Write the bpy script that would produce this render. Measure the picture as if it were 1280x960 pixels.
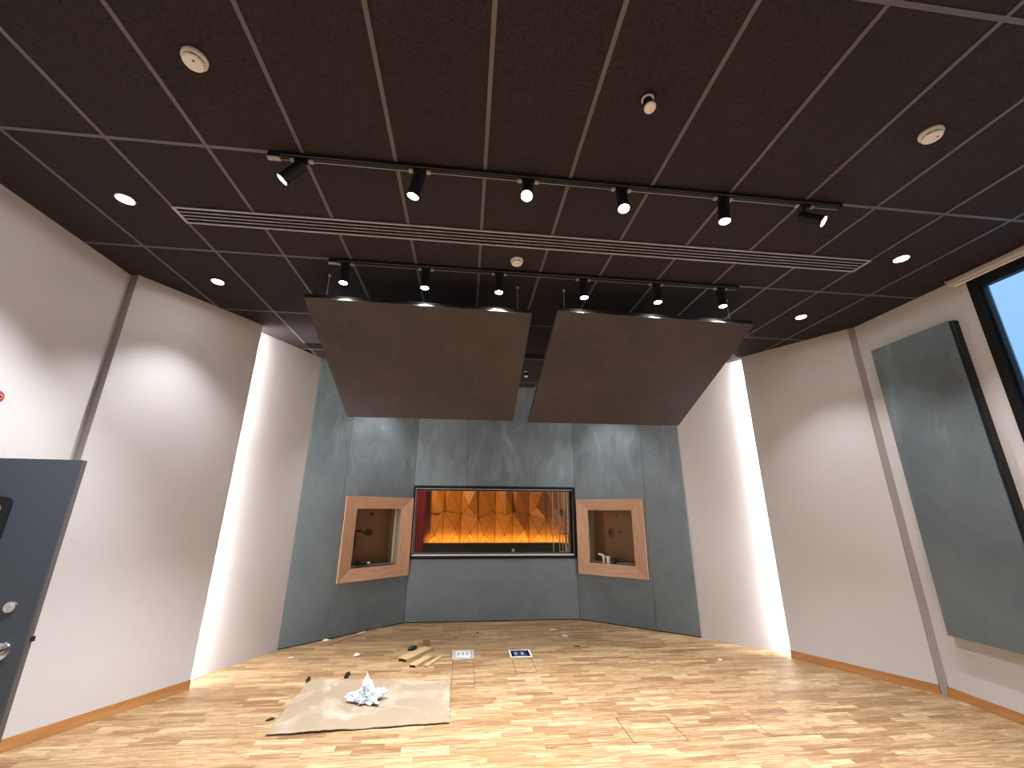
import bpy, bmesh, math, random
from mathutils import Vector, Matrix, noise
R = math.radians
PI = math.pi
random.seed(7)
for o in list(bpy.data.objects):
    bpy.data.objects.remove(o)
S = bpy.context.scene
COL = S.collection

# ------------------------------------------------------------------ camera, world, exposure
CEIL = 3.965
cam_d = bpy.data.cameras.new('camera')
cam_d.sensor_width = 36.0
cam_d.lens = 509.43 / 1280 * 36.0
cam_d.clip_start = 0.02
cam = bpy.data.objects.new('camera', cam_d)
COL.objects.link(cam)
def cam_matrix(yaw, pitch, roll, loc):
    cy, sy, cp, sp = math.cos(yaw), math.sin(yaw), math.cos(pitch), math.sin(pitch)
    f = Vector((sy*cp, cy*cp, sp)); r = Vector((cy, -sy, 0)); u = r.cross(f)
    c, s = math.cos(roll), math.sin(roll)
    r2 = c*r + s*u; u2 = -s*r + c*u
    M = Matrix.Identity(4)
    for i in range(3):
        M[i][0] = r2[i]; M[i][1] = u2[i]; M[i][2] = -f[i]; M[i][3] = loc[i]
    return M
cam.matrix_world = cam_matrix(0.108027, 0.298678, 0.0067247, (0, 0, 1.73))
S.camera = cam

world = bpy.data.worlds.new('world'); S.world = world
world.use_nodes = True
wn = world.node_tree; wn.nodes.clear()
_out = wn.nodes.new('ShaderNodeOutputWorld'); _bg = wn.nodes.new('ShaderNodeBackground')
_tc = wn.nodes.new('ShaderNodeTexCoord'); _sx = wn.nodes.new('ShaderNodeSeparateXYZ')
_cr = wn.nodes.new('ShaderNodeValToRGB')
_cr.color_ramp.elements[0].position = 0.0; _cr.color_ramp.elements[0].color = (0.20, 0.38, 0.66, 1)
_cr.color_ramp.elements[1].position = 0.75; _cr.color_ramp.elements[1].color = (0.34, 0.57, 0.90, 1)
wn.links.new(_tc.outputs['Generated'], _sx.inputs[0]); wn.links.new(_sx.outputs['Z'], _cr.inputs[0])
wn.links.new(_cr.outputs[0], _bg.inputs[0]); wn.links.new(_bg.outputs[0], _out.inputs[0])
_bg.inputs[1].default_value = 0.95

S.view_settings.view_transform = 'Standard'
S.view_settings.look = 'None'
S.view_settings.exposure = 0.70
S.view_settings.gamma = 1.0
S.view_settings.use_curve_mapping = False

P_DOWN, P_TRACK, P_LED, P_HIDDEN, P_HALL = 100.0, 165.0, 190.0, 105.0, 75.0
P_SPILL = 1.5
LIGHT_COL = (0.975, 0.98, 1.0)

# ------------------------------------------------------------------ helpers: materials
def new_mat(name):
    m = bpy.data.materials.new(name); m.use_nodes = True
    nt = m.node_tree; nt.nodes.clear()
    o = nt.nodes.new('ShaderNodeOutputMaterial')
    return m, nt, o
def N(nt, t, **kw):
    n = nt.nodes.new(t)
    for k, v in kw.items():
        if k in n.inputs.keys() if hasattr(n.inputs, 'keys') else False:
            n.inputs[k].default_value = v
        else:
            setattr(n, k, v)
    return n
def math_n(nt, op, a, b=None):
    n = nt.nodes.new('ShaderNodeMath'); n.operation = op
    for i, v in enumerate((a, b)):
        if v is None: continue
        if isinstance(v, (int, float)): n.inputs[i].default_value = v
        else: nt.links.new(v, n.inputs[i])
    return n.outputs[0]
def mixc(nt, fac, a, b, blend='MIX'):
    n = nt.nodes.new('ShaderNodeMix'); n.data_type = 'RGBA'; n.blend_type = blend
    for sock, v in ((n.inputs[0], fac), (n.inputs[6], a), (n.inputs[7], b)):
        if isinstance(v, (int, float)): sock.default_value = v
        elif isinstance(v, tuple): sock.default_value = (*v[:3], 1)
        else: nt.links.new(v, sock)
    return n.outputs[2]
def ramp(nt, fac, stops, interp='LINEAR'):
    n = nt.nodes.new('ShaderNodeValToRGB'); n.color_ramp.interpolation = interp
    el = n.color_ramp.elements
    while len(el) < len(stops): el.new(0.5)
    for e, (p, c) in zip(el, stops):
        e.position = p; e.color = (*c, 1) if isinstance(c, tuple) else (c, c, c, 1)
    nt.links.new(fac, n.inputs[0])
    return n.outputs[0]
def coords(nt, world_pos=False, scale=(1, 1, 1)):
    if world_pos:
        s = nt.nodes.new('ShaderNodeNewGeometry').outputs['Position']
    else:
        s = nt.nodes.new('ShaderNodeTexCoord').outputs['Object']
    mp = nt.nodes.new('ShaderNodeMapping'); mp.inputs['Scale'].default_value = scale
    nt.links.new(s, mp.inputs[0])
    return mp.outputs[0]
def noise_n(nt, vec, scale, detail=3, rough=0.55, dist=0.0):
    n = nt.nodes.new('ShaderNodeTexNoise')
    n.inputs['Scale'].default_value = scale; n.inputs['Detail'].default_value = detail
    n.inputs['Roughness'].default_value = rough; n.inputs['Distortion'].default_value = dist
    nt.links.new(vec, n.inputs['Vector'])
    return n.outputs[0]
def bsdf(nt, o, col, rough=0.5, metal=0.0, spec=0.5, bump=None, bstr=0.1, bdist=0.002):
    b = nt.nodes.new('ShaderNodeBsdfPrincipled')
    if isinstance(col, tuple): b.inputs['Base Color'].default_value = (*col, 1)
    else: nt.links.new(col, b.inputs['Base Color'])
    if isinstance(rough, (int, float)): b.inputs['Roughness'].default_value = rough
    else: nt.links.new(rough, b.inputs['Roughness'])
    b.inputs['Metallic'].default_value = metal
    b.inputs['Specular IOR Level'].default_value = spec
    if bump is not None:
        bn = nt.nodes.new('ShaderNodeBump'); bn.inputs['Strength'].default_value = bstr
        bn.inputs['Distance'].default_value = bdist
        nt.links.new(bump, bn.inputs['Height']); nt.links.new(bn.outputs[0], b.inputs['Normal'])
    nt.links.new(b.outputs[0], o.inputs[0])
    return b
def simple(name, col, rough=0.5, metal=0.0, spec=0.5, var=0.0, vscale=8.0, bump=0.0, bscale=80.0):
    m, nt, o = new_mat(name)
    c = col; bp = None
    v = coords(nt)
    if var:
        f = noise_n(nt, v, vscale, 4)
        c = mixc(nt, f, tuple(x*(1-var) for x in col), tuple(min(1, x*(1+var)) for x in col))
    if bump:
        bp = noise_n(nt, v, bscale, 2)
    bsdf(nt, o, c, rough, metal, spec, bp, bump)
    return m
def emis(name, col, strength):
    m, nt, o = new_mat(name)
    e = nt.nodes.new('ShaderNodeEmission'); e.inputs[0].default_value = (*col, 1); e.inputs[1].default_value = strength
    nt.links.new(e.outputs[0], o.inputs[0])
    return m
def glass(name, tint=(1, 1, 1), refl=0.06, rough=0.0):
    m, nt, o = new_mat(name)
    t = nt.nodes.new('ShaderNodeBsdfTransparent'); t.inputs[0].default_value = (*tint, 1)
    g = nt.nodes.new('ShaderNodeBsdfGlossy'); g.inputs['Roughness'].default_value = rough
    fr = nt.nodes.new('ShaderNodeFresnel'); fr.inputs[0].default_value = 1.45
    k = math_n(nt, 'MULTIPLY', fr.outputs[0], 0.8)
    mx = nt.nodes.new('ShaderNodeMixShader')
    nt.links.new(k, mx.inputs[0]); nt.links.new(t.outputs[0], mx.inputs[1]); nt.links.new(g.outputs[0], mx.inputs[2])
    nt.links.new(mx.outputs[0], o.inputs[0])
    return m

# white acoustic plaster walls: faint speckle
def m_wall():
    m, nt, o = new_mat('acoustic_plaster')
    v = coords(nt, True)
    big = noise_n(nt, v, 0.9, 3)
    fine = noise_n(nt, v, 90, 2, 0.7)
    c = mixc(nt, big, (0.54, 0.515, 0.515), (0.60, 0.58, 0.58))
    c = mixc(nt, math_n(nt, 'MULTIPLY', fine, 0.25), c, (0.70, 0.67, 0.65))
    bsdf(nt, o, c, 0.85, 0, 0.25, fine, 0.35, 0.003)
    return m
def m_mdf():
    m, nt, o = new_mat('grey_painted_mdf')
    v = coords(nt, True)
    cl = noise_n(nt, v, 1.7, 6, 0.62, 0.6)
    st = noise_n(nt, coords(nt, True, (1.6, 1.6, 0.7)), 2.0, 4, 0.6, 0.9)
    sz = nt.nodes.new('ShaderNodeSeparateXYZ'); nt.links.new(v, sz.inputs[0])
    up = ramp(nt, math_n(nt, 'MULTIPLY', sz.outputs['Z'], 0.25), [(0.42, 0.12), (0.62, 1.0)])
    fine = noise_n(nt, v, 26, 5, 0.7)
    c = mixc(nt, ramp(nt, cl, [(0.3, 0.0), (0.7, 1.0)]), (0.096, 0.120, 0.134), (0.142, 0.168, 0.182))
    c = mixc(nt, math_n(nt, 'MULTIPLY', up, ramp(nt, st, [(0.52, 0.0), (0.72, 0.6)])), c, (0.24, 0.28, 0.285))
    c = mixc(nt, math_n(nt, 'MULTIPLY', up, ramp(nt, st, [(0.27, 0.75), (0.42, 0.0)])), c, (0.085, 0.092, 0.10))
    c = mixc(nt, ramp(nt, fine, [(0.60, 0.0), (0.75, 0.18)]), c, (0.27, 0.30, 0.30))
    ro = ramp(nt, cl, [(0.3, 0.42), (0.7, 0.6)])
    bsdf(nt, o, c, ro, 0, 0.45, fine, 0.06, 0.002)
    return m
def m_cloud():
    m, nt, o = new_mat('brown_stained_board')
    v = coords(nt)
    cl = noise_n(nt, v, 1.6, 5, 0.6, 0.5)
    sc = noise_n(nt, v, 5.5, 6, 0.72, 1.8)
    c = mixc(nt, ramp(nt, cl, [(0.3, 0.0), (0.7, 1.0)]), (0.037, 0.034, 0.032), (0.060, 0.047, 0.046))
    c = mixc(nt, ramp(nt, sc, [(0.56, 0.0), (0.68, 0.45)]), c, (0.105, 0.085, 0.078))
    c = mixc(nt, ramp(nt, sc, [(0.30, 0.8), (0.37, 0.0)]), c, (0.018, 0.014, 0.013))
    bsdf(nt, o, c, 0.62, 0, 0.35)
    return m
def m_tile():
    m, nt, o = new_mat('dark_brown_ceiling_tile')
    v = coords(nt, True)
    big = noise_n(nt, v, 0.55, 2)
    fine = noise_n(nt, v, 75, 3, 0.75)
    oi = nt.nodes.new('ShaderNodeObjectInfo')
    c = mixc(nt, ramp(nt, fine, [(0.35, 0.0), (0.7, 1.0)]), (0.021, 0.016, 0.0175), (0.046, 0.0355, 0.0375))
    c = mixc(nt, math_n(nt, 'MULTIPLY', oi.outputs['Random'], 0.22), c, (0.034, 0.030, 0.028))
    bsdf(nt, o, c, 0.9, 0, 0.2, fine, 0.6, 0.003)
    return m
def m_parquet(name='parquet_stave', offset=0.0):
    m, nt, o = new_mat(name)
    pos = nt.nodes.new('ShaderNodeNewGeometry').outputs['Position']
    sx = nt.nodes.new('ShaderNodeSeparateXYZ'); nt.links.new(pos, sx.inputs[0])
    SW = 0.2 / 3
    ry = math_n(nt, 'DIVIDE', math_n(nt, 'ADD', sx.outputs['Y'], 2.5 + offset), SW)
    row = math_n(nt, 'FLOOR', ry)
    w1 = nt.nodes.new('ShaderNodeTexWhiteNoise'); w1.noise_dimensions = '1D'
    nt.links.new(row, w1.inputs['W'])
    xs = math_n(nt, 'ADD', math_n(nt, 'DIVIDE', sx.outputs['X'], 0.36), math_n(nt, 'MULTIPLY', w1.outputs['Value'], 9.0))
    idx = math_n(nt, 'FLOOR', xs)
    cb = nt.nodes.new('ShaderNodeCombineXYZ'); nt.links.new(row, cb.inputs[0]); nt.links.new(idx, cb.inputs[1])
    w2 = nt.nodes.new('ShaderNodeTexWhiteNoise'); w2.noise_dimensions = '2D'; nt.links.new(cb.outputs[0], w2.inputs['Vector'])
    c = ramp(nt, w2.outputs['Value'], [(0.0, (0.22, 0.118, 0.054)), (0.20, (0.31, 0.180, 0.084)), (0.45, (0.375, 0.232, 0.114)),
                                       (0.75, (0.430, 0.285, 0.148)), (1.0, (0.53, 0.385, 0.220))])
    gv = nt.nodes.new('ShaderNodeVectorMath'); gv.operation = 'MULTIPLY'; gv.inputs[1].default_value = (2.6, 46, 1)
    nt.links.new(pos, gv.inputs[0])
    ga = nt.nodes.new('ShaderNodeVectorMath'); ga.operation = 'ADD'
    nt.links.new(gv.outputs[0], ga.inputs[0]); nt.links.new(w2.outputs['Color'], ga.inputs[1])
    g = noise_n(nt, ga.outputs[0], 1.6, 5, 0.65, 0.8)
    c = mixc(nt, ramp(nt, g, [(0.36, 0.9), (0.55, 0.0)]), c, (0.19, 0.100, 0.044))
    c = mixc(nt, ramp(nt, g, [(0.53, 0.0), (0.70, 0.6)]), c, (0.66, 0.50, 0.31))
    fy = math_n(nt, 'FRACT', ry); fx = math_n(nt, 'FRACT', xs)
    ey = math_n(nt, 'LESS_THAN', fy, 0.022); ex = math_n(nt, 'LESS_THAN', fx, 0.006)
    e = math_n(nt, 'MULTIPLY', math_n(nt, 'MAXIMUM', ey, ex), 0.35)
    c = mixc(nt, e, c, (0.13, 0.07, 0.03))
    bsdf(nt, o, c, 0.42, 0, 0.4, g, 0.05, 0.001)
    return m
def m_wood(name, c0, c1, stretch=(1, 12, 12), scale=3.0, rough=0.5):
    m, nt, o = new_mat(name)
    v = coords(nt, False, stretch)
    g = noise_n(nt, v, scale, 5, 0.6, 1.2)
    g2 = noise_n(nt, coords(nt, False, tuple(s*3 for s in stretch)), scale*2, 3, 0.6)
    c = mixc(nt, ramp(nt, g, [(0.3, 0.0), (0.7, 1.0)]), c0, c1)
    c = mixc(nt, ramp(nt, g2, [(0.55, 0.0), (0.8, 0.35)]), c, tuple(x*0.55 for x in c0))
    bsdf(nt, o, c, rough, 0, 0.4, g2, 0.05)
    return m

M = {}
M['wall'] = m_wall(); M['mdf'] = m_mdf(); M['cloud'] = m_cloud(); M['tile'] = m_tile(); M['parquet'] = m_parquet()
M['tbar'] = simple('grey_grid_bar', (0.115, 0.106, 0.109), 0.45, 0.0, 0.5)
M['dark'] = simple('matte_dark_void', (0.008, 0.008, 0.008), 0.9, 0, 0.1)
M['black'] = simple('black_powder_coat', (0.008, 0.008, 0.009), 0.5, 0, 0.35)
M['blackframe'] = simple('black_frame_paint', (0.008, 0.008, 0.009), 0.7, 0, 0.15, 0.3, 6)
M['alu'] = simple('brushed_aluminium', (0.72, 0.71, 0.70), 0.4, 0.5)
M['grille'] = simple('satin_grille_metal', (0.50, 0.48, 0.48), 0.4, 0.2)
M['chrome'] = simple('polished_chrome', (0.75, 0.75, 0.76), 0.12, 1.0)
M['white'] = simple('white_plastic', (0.80, 0.77, 0.72), 0.4)
M['greypl'] = simple('light_grey_plastic', (0.42, 0.40, 0.38), 0.5)
M['lens'] = simple('frosted_lens', (0.85, 0.78, 0.66), 0.3)
M['door'] = simple('slate_blue_door_paint', (0.052, 0.066, 0.088), 0.42, 0, 0.5, 0.06, 2)
M['dooredge'] = simple('door_edge_lipping', (0.075, 0.070, 0.070), 0.5)
M['gasket'] = simple('black_rubber_gasket', (0.006, 0.007, 0.010), 0.35)
M['oak'] = m_wood('oak_frame_wood', (0.40, 0.215, 0.125), (0.56, 0.335, 0.21), (1, 9, 9), 2.2)
M['skirting'] = m_wood('stained_skirting_wood', (0.36, 0.155, 0.045), (0.50, 0.24, 0.085), (1, 9, 9), 2.0, 0.4)
M['nichemdf'] = simple('raw_brown_mdf', (0.21, 0.115, 0.058), 0.8, 0, 0.2, 0.15, 4)
M['nicheside'] = simple('beige_ply_side', (0.42, 0.33, 0.24), 0.7, 0, 0.3, 0.15, 5)
M['redp'] = simple('red_plastic', (0.45, 0.015, 0.02), 0.3)
M['curtain'] = simple('crimson_velvet', (0.25, 0.006, 0.012), 0.8, 0, 0.2, 0.25, 4)
M['stage'] = simple('black_stage_paint', (0.015, 0.012, 0.010), 0.7, 0, 0.3)
M['facet'] = m_wood('warm_facet_veneer', (0.62, 0.215, 0.022), (0.78, 0.31, 0.04), (10, 10, 1), 1.5, 0.5)
M['card'] = None
M['glass'] = glass('clear_glass', (0.97, 0.99, 0.98))
M['glassdoor'] = glass('vision_glass', (0.75, 0.78, 0.78))
M['skyglass'] = glass('window_glass', (0.95, 0.98, 1.0))
M['led'] = emis('led_strip_light', (1.0, 0.97, 0.95), P_LED)
M['lamp'] = emis('lamp_face', (1.0, 0.98, 0.95), 45.0)
M['yellowled'] = emis('amber_led_strip', (1.0, 0.60, 0.15), 24.0)
M['blueplate'] = simple('dark_blue_socket', (0.03, 0.06, 0.22), 0.4)
M['cream'] = simple('cream_debris', (0.86, 0.80, 0.68), 0.7)
M['pale'] = simple('pale_scaffold_paint', (0.88, 0.86, 0.80), 0.5)
M['blind'] = simple('blind_cassette_paint', (0.52, 0.45, 0.42), 0.5)
M['grub'] = simple('grubby_brown_mark', (0.035, 0.02, 0.012), 0.8)
def m_card():
    m, nt, o = new_mat('brown_cardboard')
    v = coords(nt)
    a = noise_n(nt, v, 2.6, 4, 0.6, 0.7)
    b = noise_n(nt, coords(nt, False, (1, 30, 1)), 1.2, 2)
    c = mixc(nt, ramp(nt, a, [(0.50, 0.0), (0.66, 0.9)]), (0.29, 0.225, 0.155), (0.43, 0.37, 0.295))
    c = mixc(nt, math_n(nt, 'MULTIPLY', b, 0.2), c, (0.36, 0.26, 0.17))
    bsdf(nt, o, c, 0.8, 0, 0.25, a, 0.2, 0.004)
    return m
M['card'] = m_card()
def m_bag():
    m, nt, o = new_mat('white_plastic_film')
    b = bsdf(nt, o, (0.56, 0.59, 0.62), 0.25, 0, 0.6)
    b.inputs['Transmission Weight'].default_value = 0.0
    return m
M['bag'] = m_bag()

# ------------------------------------------------------------------ helpers: meshes and objects
class MB:
    def __init__(s): s.v = []; s.f = []; s.m = []
    def face(s, pts, mi=0):
        i = len(s.v); s.v += [tuple(p) for p in pts]; s.f.append(tuple(range(i, i+len(pts)))); s.m.append(mi)
    def hexa(s, p, mi=0):      # p: 8 points, bottom 0-3 ccw, top 4-7 ccw
        i = len(s.v); s.v += [tuple(q) for q in p]
        for f in ((3, 2, 1, 0), (4, 5, 6, 7), (0, 1, 5, 4), (1, 2, 6, 5), (2, 3, 7, 6), (3, 0, 4, 7)):
            s.f.append(tuple(i+k for k in f)); s.m.append(mi)
        return s
    def box(s, x0, x1, y0, y1, z0, z1, mi=0):
        return s.hexa([(x0, y0, z0), (x1, y0, z0), (x1, y1, z0), (x0, y1, z0), (x0, y0, z1), (x1, y0, z1), (x1, y1, z1), (x0, y1, z1)], mi)
    def cyl(s, p0, p1, r0, r1=None, n=20, mi=0, caps=True):
        r1 = r0 if r1 is None else r1
        p0, p1 = Vector(p0), Vector(p1); d = (p1-p0).normalized()
        a = Vector((0, 0, 1)) if abs(d.z) < 0.9 else Vector((1, 0, 0))
        u = d.cross(a).normalized(); w = d.cross(u)
        i = len(s.v)
        for P, r in ((p0, r0), (p1, r1)):
            for k in range(n):
                t = 2*PI*k/n; s.v.append(tuple(P + u*(r*math.cos(t)) + w*(r*math.sin(t))))
        for k in range(n):
            k2 = (k+1) % n; s.f.append((i+k, i+n+k, i+n+k2, i+k2)); s.m.append(mi)
        if caps:
            s.f.append(tuple(i+k for k in range(n))); s.m.append(mi)
            s.f.append(tuple(i+n+k for k in reversed(range(n)))); s.m.append(mi)
        return s
    def lathe(s, prof, n=28, mi=0, c=(0, 0, 0)):     # profile of (r, z) from top to bottom, closed by fans
        i = len(s.v)
        for r, z in prof:
            for k in range(n):
                t = 2*PI*k/n; s.v.append((c[0]+r*math.cos(t), c[1]+r*math.sin(t), c[2]+z))
        for j in range(len(prof)-1):
            for k in range(n):
                k2 = (k+1) % n
                s.f.append((i+j*n+k, i+(j+1)*n+k, i+(j+1)*n+k2, i+j*n+k2)); s.m.append(mi)
        s.f.append(tuple(i+k for k in range(n))); s.m.append(mi)
        j = (len(prof)-1)*n
        s.f.append(tuple(i+j+k for k in reversed(range(n)))); s.m.append(mi)
        return s
    def prism(s, poly, z0, z1, mi=0):
        n = len(poly); i = len(s.v)
        s.v += [(x, y, z0) for x, y in poly] + [(x, y, z1) for x, y in poly]
        s.f.append(tuple(i+k for k in reversed(range(n)))); s.m.append(mi)
        s.f.append(tuple(i+n+k for k in range(n))); s.m.append(mi)
        for k in range(n):
            k2 = (k+1) % n; s.f.append((i+k, i+k2, i+n+k2, i+n+k)); s.m.append(mi)
        return s
    def slab(s, x0, x1, z0, z1, y0, y1, holes=(), mi=0):   # upright slab (x,z plane) with rectangular holes
        xs = sorted({x0, x1} | {h[0] for h in holes} | {h[1] for h in holes}); zs = sorted({z0, z1} | {h[2] for h in holes} | {h[3] for h in holes})
        xs = [x for x in xs if x0 <= x <= x1]; zs = [z for z in zs if z0 <= z <= z1]
        nx, nz = len(xs)-1, len(zs)-1
        def solid(i, j):
            if not (0 <= i < nx and 0 <= j < nz): return False
            cx, cz = (xs[i]+xs[i+1])/2, (zs[j]+zs[j+1])/2
            return not any(h[0] < cx < h[1] and h[2] < cz < h[3] for h in holes)
        for i in range(nx):
            for j in range(nz):
                if not solid(i, j): continue
                a, b, c, d = xs[i], xs[i+1], zs[j], zs[j+1]
                s.face([(a, y0, c), (b, y0, c), (b, y0, d), (a, y0, d)], mi)
                s.face([(b, y1, c), (a, y1, c), (a, y1, d), (b, y1, d)], mi)
                if not solid(i-1, j): s.face([(a, y1, c), (a, y0, c), (a, y0, d), (a, y1, d)], mi)
                if not solid(i+1, j): s.face([(b, y0, c), (b, y1, c), (b, y1, d), (b, y0, d)], mi)
                if not solid(i, j-1): s.face([(a, y1, c), (b, y1, c), (b, y0, c), (a, y0, c)], mi)
                if not solid(i, j+1): s.face([(a, y0, d), (b, y0, d), (b, y1, d), (a, y1, d)], mi)
        return s
    def mesh(s, name, mats, smooth=False, weld=True):
        me = bpy.data.meshes.new(name); me.from_pydata(s.v, [], s.f)
        mats = mats if isinstance(mats, (list, tuple)) else [mats]
        for m in mats: me.materials.append(m)
        for p, mi in zip(me.polygons, s.m): p.material_index = mi
        bm = bmesh.new(); bm.from_mesh(me)
        if weld: bmesh.ops.remove_doubles(bm, verts=bm.verts, dist=1e-5)
        bmesh.ops.recalc_face_normals(bm, faces=bm.faces)
        bm.to_mesh(me); bm.free()
        if smooth:
            for p in me.polygons: p.use_smooth = True
            me.set_sharp_from_angle(angle=R(35))
        return me
def link(o, parent=None):
    COL.objects.link(o)
    if parent is not None: o.parent = parent
    return o
def tag(o, label=None, cat=None, group=None, kind=None):
    for k, v in (('label', label), ('category', cat), ('group', group), ('kind', kind)):
        if v: o[k] = v
    return o
def obj(name, mb, mats, parent=None, loc=(0, 0, 0), rot=(0, 0, 0), smooth=False, bevel=0.0):
    o = bpy.data.objects.new(name, mb.mesh(name, mats, smooth))
    o.location = loc; o.rotation_euler = rot
    if bevel:
        b = o.modifiers.new('bevel', 'BEVEL'); b.width = bevel; b.segments = 2; b.limit_method = 'ANGLE'
    return link(o, parent)
def thing(name, label, cat, loc=(0, 0, 0), rz=0.0, group=None):
    o = bpy.data.objects.new(name, None); o.empty_display_size = 0.1
    o.location = loc; o.rotation_euler = (0, 0, rz); COL.objects.link(o)
    return tag(o, label, cat, group)
def copy_tree(o, parent=None):
    c = o.copy(); COL.objects.link(c); c.parent = parent
    for ch in list(o.children): copy_tree(ch, c)
    return c
def struct(name, mb, mats, parent=None, **kw):
    o = obj(name, mb, mats, parent, **kw)
    if parent is None: o['kind'] = 'structure'
    return o
def frame_of(A, B):
    a = math.atan2(B[1]-A[1], B[0]-A[0]); return (A[0], A[1], 0), a, math.hypot(B[0]-A[0], B[1]-A[1])

# ------------------------------------------------------------------ structure: walls
# wall frames: local +x runs along the wall, local -y faces the room
BL = (-2.305, 6.245); BM = (-0.895, 7.425); BN = (1.955, 7.415); BR = (3.425, 6.29)
PL0 = (-3.357, 3.995); PL1 = (-2.662, 5.088)
PR0 = (4.085, 5.395); PR1 = (4.775, 4.279)
def wall(name, A, B, thick, mat, holes=(), z1=CEIL, y0=0.0):
    loc, a, L = frame_of(A, B)
    return struct(name, MB().slab(0, L, 0, z1, y0, thick, holes), mat, loc=loc, rot=(0, 0, a)), L

left_door = (4.16, 5.24, 0.0, 2.06)
wl, _ = wall('wall_left', (-3.44, -2.5), (-3.44, 4.9), 0.22, M['wall'], [])
wlm, LP = wall('wall_left_middle', PL0, PL1, 0.10, M['wall'])
def led_wall(name, A, B):
    return wall(name, A, B, 0.12, M['wall'])
led_wall('wall_left_rear', (-3.26, 4.40), BL)
led_wall('wall_right_rear', BR, (4.90, 4.695))
wrm, RP = wall('wall_right_middle', PR0, PR1, 0.062, M['wall'])
WIN = (2.02, 4.10, 0.98, 3.895)         # window hole on the right wall, local x measured from y=5.05
wr, _ = wall('wall_right', (4.82, 5.05), (4.82, -2.5), 0.25, M['wall'], [WIN])
wall('wall_front', (4.98, -2.5), (-3.6, -2.5), 0.2, M['wall'])

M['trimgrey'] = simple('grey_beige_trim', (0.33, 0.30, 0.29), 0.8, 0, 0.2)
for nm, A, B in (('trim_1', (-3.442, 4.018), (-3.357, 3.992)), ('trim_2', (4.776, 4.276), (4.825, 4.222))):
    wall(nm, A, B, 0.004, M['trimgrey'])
# back wall: dark backing with grey boards in front, openings for the control window and the two niches
GAPZ = 0.012
def boards(wallobj, cells, holes):
    for x0, x1, z0, z1 in cells:
        g = 0.0022
        obj('wall_panel', MB().slab(x0+g, x1-g, z0+g, z1-g, -0.018, 0.0, [h for h in holes if h[1] > x0 and h[0] < x1 and h[3] > z0 and h[2] < z1]), M['mdf'], wallobj)
NL = (0.845, 1.62, 0.878, 1.727)      # niche opening on left facet
NR = (0.225, 0.995, 0.885, 1.727)     # niche opening on right facet
CW = (0.03, 2.83, 0.955, 2.095)       # control window opening
wbl, LL = wall('wall_back_left', BL, BM, 0.12, M['mdf'], [NL])
wbc, LC = wall('wall_back_centre', BM, BN, 0.12, M['mdf'], [CW])
wbr, LR = wall('wall_back_right', BN, BR, 0.12, M['mdf'], [NR])
for w in (wbl, wbc, wbr):
    w.data.materials.clear(); w.data.materials.append(M['dark'])
boards(wbl, [(0, 0.60, GAPZ, CEIL), (0.60, LL-0.006, GAPZ, CEIL)], [NL])
boards(wbc, [(0.008, 0.906, 2.075, CEIL), (0.906, 2.126, 2.075, CEIL), (2.126, LC-0.008, 2.075, CEIL), (0.008, LC-0.008, GAPZ, 0.97)], [CW])
boards(wbr, [(0.006, 1.24, GAPZ, CEIL), (1.24, LR, GAPZ, CEIL)], [NR])

# skirting boards
def skirting(name, A, B, h=0.085, ext0=0, ext1=0):
    loc, a, L = frame_of(A, B)
    mb = MB()
    mb.hexa([(-ext0, -0.016, 0.0), (L+ext1, -0.016, 0.0), (L+ext1, 0, 0), (-ext0, 0, 0),
             (-ext0, -0.010, h), (L+ext1, -0.010, h), (L+ext1, 0, h), (-ext0, 0, h)])
    return struct(name, mb, M['skirting'], loc=loc, rot=(0, 0, a), bevel=0.002)
skirting('baseboard_left', PL0, PL1)
skirting('baseboard_left_front', (-3.44, -2.5), (-3.44, 1.62))
skirting('baseboard_left_short', (-3.44, 2.80), (-3.44, 4.03))
skirting('baseboard_right_middle', PR0, PR1)
skirting('baseboard_right', (4.82, 4.262), (4.82, -2.5))

# ------------------------------------------------------------------ floor: planks of three-strip parquet
floor = struct('floor', MB().box(-3.7, 5.0, -2.6, 8.3, -0.12, -0.014), M['dark'])
PW, PLN = 0.2, 2.2
plank_cache = {}
def in_room(x, y):
    if y > 7.45: return False
    if y > 4.0:
        if x < -3.5 + (y-4.0)*0.55 - 0.1: return False
        if x > 4.9 - (y-4.2)*0.62 + 0.15: return False
    return True
row = 0
y = -2.5
while y < 7.42:
    off = random.choice((0.0, 0.45, 0.9, 1.35, 1.8)) + random.uniform(-0.1, 0.1)
    x = -3.6 - off
    while x < 4.95:
        a, b = max(x, -3.6), min(x+PLN, 4.95)
        # trim against the slanted rear walls
        if y > 5.0:
            lo = -3.0 + max(0, y-5.0)*0.52 if y < 6.3 else -2.45 + (y-6.3)*1.15
            hi = 4.45 - max(0, y-5.3)*0.80 if y < 6.3 else 3.7 - (y-6.3)*1.30
            a, b = max(a, lo-0.35), min(b, hi+0.35)
        if b-a > 0.06:
            key = round(b-a, 3)
            if key not in plank_cache:
                L = b-a; g = 0.0006
                mb = MB().box(g, L-g, g, PW-g, -0.013, 0.0)
                plank_cache[key] = mb.mesh('floor_plank', M['parquet'])
            o = bpy.data.objects.new('floor_plank', plank_cache[key]); o.location = (a, y, 0)
            link(o, floor)
        x += PLN
    y += PW; row += 1

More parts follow.
